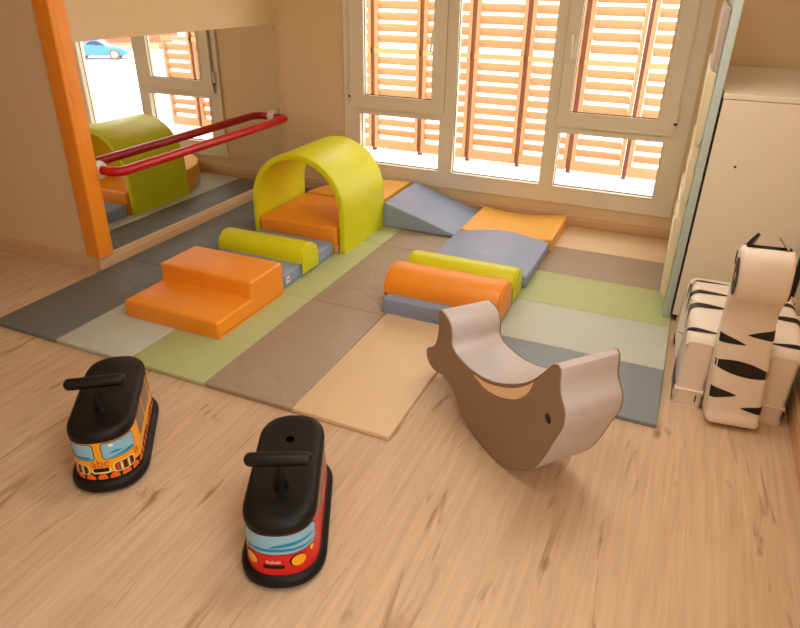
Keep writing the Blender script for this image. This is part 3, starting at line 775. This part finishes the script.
for (z, xa, xb, th_, bd) in ((.43, -.1105, .0, .020, -.02), (.475, .1105, .0, .024, -.01), (.315, -.1105, .1105, .032, -.028), (.175, -.1105, -.005, .027, 0), (.12, .1105, .02, .020, 0)):
    sgn = 1 if front_s(.3) > front_s(.2) else -1
    if xa < 0 and xb > .05: tw = lambda u: th_*dz*max(.12, math.sin(PI*(.12+.76*u))**.8)
    else: tw = lambda u: th_*dz*max(.02, (1-u)**.75)
    band(bm, fns, xa, xb, front_s(z), tw, bend=bd*dz*sgn, n=18)
hd = link('head_and_neck', bm, [M['z_white'], M['z_black']], t); hd.rotation_euler.z = math.radians(4.5)
# mane strip over the top, eyes, ears
mp_ = [(-.14, .862), (-.125, .864), (-.09, .849), (-.071, .79), (-.051, .68), (-.031, .55), (-.001, .45)]
mane = [(-.142, .866), (-.125, .871), (-.082, .856), (-.06, .794), (-.04, .684), (-.02, .555), (.01, .45)]
link('mane', extrude(mp_+mane[::-1], .185, .003, 2, f=zfs), M['z_black'], hd)
for sg in (-1, 1):
    xe = sg*(HWS+.0015)
    ep = [(-.142+.037*math.cos(a), .735+.082*math.sin(a)) for a in [2*PI*k/30 for k in range(30)]]
    e = link('eye', extrude(ep, .003, 0, f=lambda a, b, q: (q+xe*(1-.1*b/.85)+.009+lean*b, a, b)), M['z_black'], hd)
    ep2 = [(-.145+.009*math.cos(a), .735+.016*math.sin(a)) for a in [2*PI*k/16 for k in range(16)]]
    link('eye_spot', extrude(ep2, .003, 0, f=lambda a, b, q: (q+xe*(1-.1*b/.85)+sg*.002+.009+lean*b, a, b)), M['pink'], e)
    # a second black patch behind the eye
    ep3 = [(-.085+.007*math.cos(a), .795+.03*math.sin(a)) for a in [2*PI*k/24 for k in range(24)]]
    link('cheek_patch', extrude(ep3, .003, 0, f=lambda a, b, q: (q+xe*(1-.1*b/.85)+.009+lean*b, a, b)), M['z_black'], hd)
    # ear: a pointed leaf with a black inside
    cx_ = sg*.072*.9+.009+lean*.86
    b0, tip = Vector((cx_+(-.012 if sg < 0 else .012), -.125, .852)), Vector((cx_+(.03 if sg < 0 else -.045), -.13, .93 if sg < 0 else .92))
    for nm, mm, dx, sc in (('ear', M['z_white'], 0, 1), ('ear_inside', M['z_black'], -.0032, .68)):
        bm = bmesh.new(); sd_ = Vector((0, 1, 0)); cols_ = []
        d_ = tip-b0; nrm = d_.cross(sd_).normalized()
        if nrm.x > 0: nrm = -nrm
        for q in range(7):
            u = q/6*(1 if sc == 1 else .8); w_ = .034*sc*(math.sin(PI*(.28+.72*u))**.8); cen = b0+d_*u+Vector((0, .012, 0))
            cols_.append([bm.verts.new(cen+sd_*(w_*v)+nrm*(-.012*(1-v*v)*(1-u)-dx)) for v in (-1, -.5, 0, .5, 1)])
        for A, B in zip(cols_, cols_[1:]):
            for q in range(4): bm.faces.new((A[q], A[q+1], B[q+1], B[q]))
        bmesh.ops.solidify(bm, geom=bm.faces[:], thickness=.003)
        er = link(nm, bm, [mm], hd)
t.rotation_euler.z = zrot

# ------------------------------------------------------------------ cabinet and blue board
cx0, cy0, cz1 = 3.562, -1.49, 1.303
t = empty('cabinet', ((cx0+XR)/2, -.8, 0)); tag(t, 'waist-high white cabinet against the right wall, plain side facing the zebra', 'cabinet'); o = Vector(t.location)
link('plinth', shift(boxes((cx0+.03, XR-.016, cy0+.02, YW-.02, 0, .05)), o), M['cab'], t, smooth=False)
link('carcass', shift(rbox(cx0, XR-.016, cy0, YW-.016, .05, cz1-.028, .002, 1), o), M['cab'], t, smooth=False)
link('top_board', shift(rbox(cx0-.004, XR-.016, cy0-.004, YW-.016, cz1-.0265, cz1, .003, 2), o), M['cab'], t, smooth=False)
hm = tube(bmesh.new(), [(3.6913, cy0-.0012, .945), (3.6913, cy0+.002, .945)], .0065, 12); link('screw_hole', shift(hm, o), M['gasket'], t)
bx0, bx1 = 3.508, 3.55
t = empty('pocket_board', (bx0, -1.0, H)); tag(t, 'tall pale blue board on the front of the cabinet hung with cream pouches', 'board'); o = Vector(t.location)
link('backing_board', shift(rbox(bx0, bx1, -1.5, -.35, H+.0005, 1.78, .006, 2), o), M['aqua'], t)
for (z0_, z1_, dpt, mm, yy) in ((.15, .44, .05, 'pouch', -1.47), (.36, .63, .047, 'pouch', -1.463), (.56, .8, .037, 'pouch', -1.456), (.72, .96, .04, 'pouch', -1.467), (.86, 1.14, .036, 'pouch', -1.459), (1.05, 1.4, .043, 'pouch', -1.472), (1.36, 1.7, .036, 'pouchg', -1.465)):
    pr = smooth_loop([(bx0-.002, z0_), (bx0-dpt*.75, z0_+.02), (bx0-dpt, z1_-.05), (bx0-dpt*.85, z1_), (bx0-.012, z1_-.01), (bx0-.002, z1_-.04)], 40)
    for k in range(3):
        ya_ = yy+.36*k
        p = link('pouch', shift(extrude(pr, .33, .008, 3, f=lambda a, b, q: (a, ya_+.165+q, b)), o), M[mm], t)
# black thing: dark gap strip on right wall behind zebra
t = link('dark_strip', shift(rbox(XR-.03, XR-.001, -1.535, -1.505, .12, .62, .004, 2), Vector((0, 0, 0))), M['gasket']); tag(t, 'narrow black upright strip on the right wall behind the zebra', 'strip')

# ------------------------------------------------------------------ light
w = bpy.data.worlds.new('W'); S.world = w; w.use_nodes = True; nt = w.node_tree; nt.nodes.clear()
bg = N(nt, 'ShaderNodeBackground'); ou = N(nt, 'ShaderNodeOutputWorld'); nt.links.new(bg.outputs[0], ou.inputs[0])
sk_ = N(nt, 'ShaderNodeTexSky'); sk_.sky_type = 'HOSEK_WILKIE'; sk_.turbidity = 6; sk_.ground_albedo = .6
sk_.sun_direction = Vector((-.45, .35, .82)).normalized()
mx = N(nt, 'ShaderNodeMix', data_type='RGBA'); mx.inputs[0].default_value = .75; mx.inputs[7].default_value = (1, .98, .96, 1)
nt.links.new(sk_.outputs[0], mx.inputs[6]); nt.links.new(mx.outputs[2], bg.inputs[0]); bg.inputs[1].default_value = 8

def light(name, typ, loc, rot, energy, color, **kw):
    l = bpy.data.lights.new(name, typ); l.energy = energy; l.color = color
    for k, v in kw.items(): setattr(l, k, v)
    o = bpy.data.objects.new(name, l); C.objects.link(o); o.location = loc; o.rotation_euler = rot; return o
sd = Vector((.42, -.12, -.9))
so = light('sun', 'SUN', (0, 0, 5), (0, 0, 0), 5, (1, .95, .88), angle=.01); so.rotation_euler = sd.to_track_quat('-Z', 'Y').to_euler()
# portals that steer the sky light through the two windows, and two ceiling lamps
for nm, loc, rot, sx, sy in (('window_portal', ((WX0+WX1)/2, YW+.16, 1.25), (math.radians(-90), 0, 0), 2.75, 2.05), ('rear_window_portal', (XR+.12, (R0+R1)/2, (RZ0+RZ1)/2), (0, math.radians(90), 0), RZ1-RZ0, R1-R0)):
    o_ = light(nm, 'AREA', loc, rot, 1, (1, 1, 1), shape='RECTANGLE', size=sx, size_y=sy); o_.data.cycles.is_portal = True
for x, y, pw_ in ((2.9, -4.3, 17), (3.1, -2.6, 32)):
    light('ceiling_lamp', 'AREA', (x, y, 2.74), (0, 0, 0), pw_, (1, .95, .88), shape='RECTANGLE', size=1.2, size_y=.6)

# ------------------------------------------------------------------ camera
cam = bpy.data.cameras.new('camera'); co = bpy.data.objects.new('camera', cam); C.objects.link(co)
cam.sensor_fit = 'HORIZONTAL'; cam.sensor_width = 36; cam.lens = 636.47/800*36; cam.clip_start = .05; cam.clip_end = 200
Rm = Matrix(((0.9149, -0.1981, 0.3517), (0.4035, 0.4208, -0.8125), (0.013, 0.8853, 0.4649)))
import mathutils
co.rotation_mode = 'XYZ'; co.location = (3.4124, -5.2106, 1.7858); co.rotation_euler = (1.0873, -.0130, .4153)
S.camera = co
S.view_settings.view_transform = 'Standard'; S.view_settings.look = 'None'; S.view_settings.gamma = 1; S.view_settings.exposure = -0.48
S.view_settings.use_curve_mapping = False
S.cycles.max_bounces = 10; S.cycles.diffuse_bounces = 5; S.cycles.transparent_max_bounces = 12
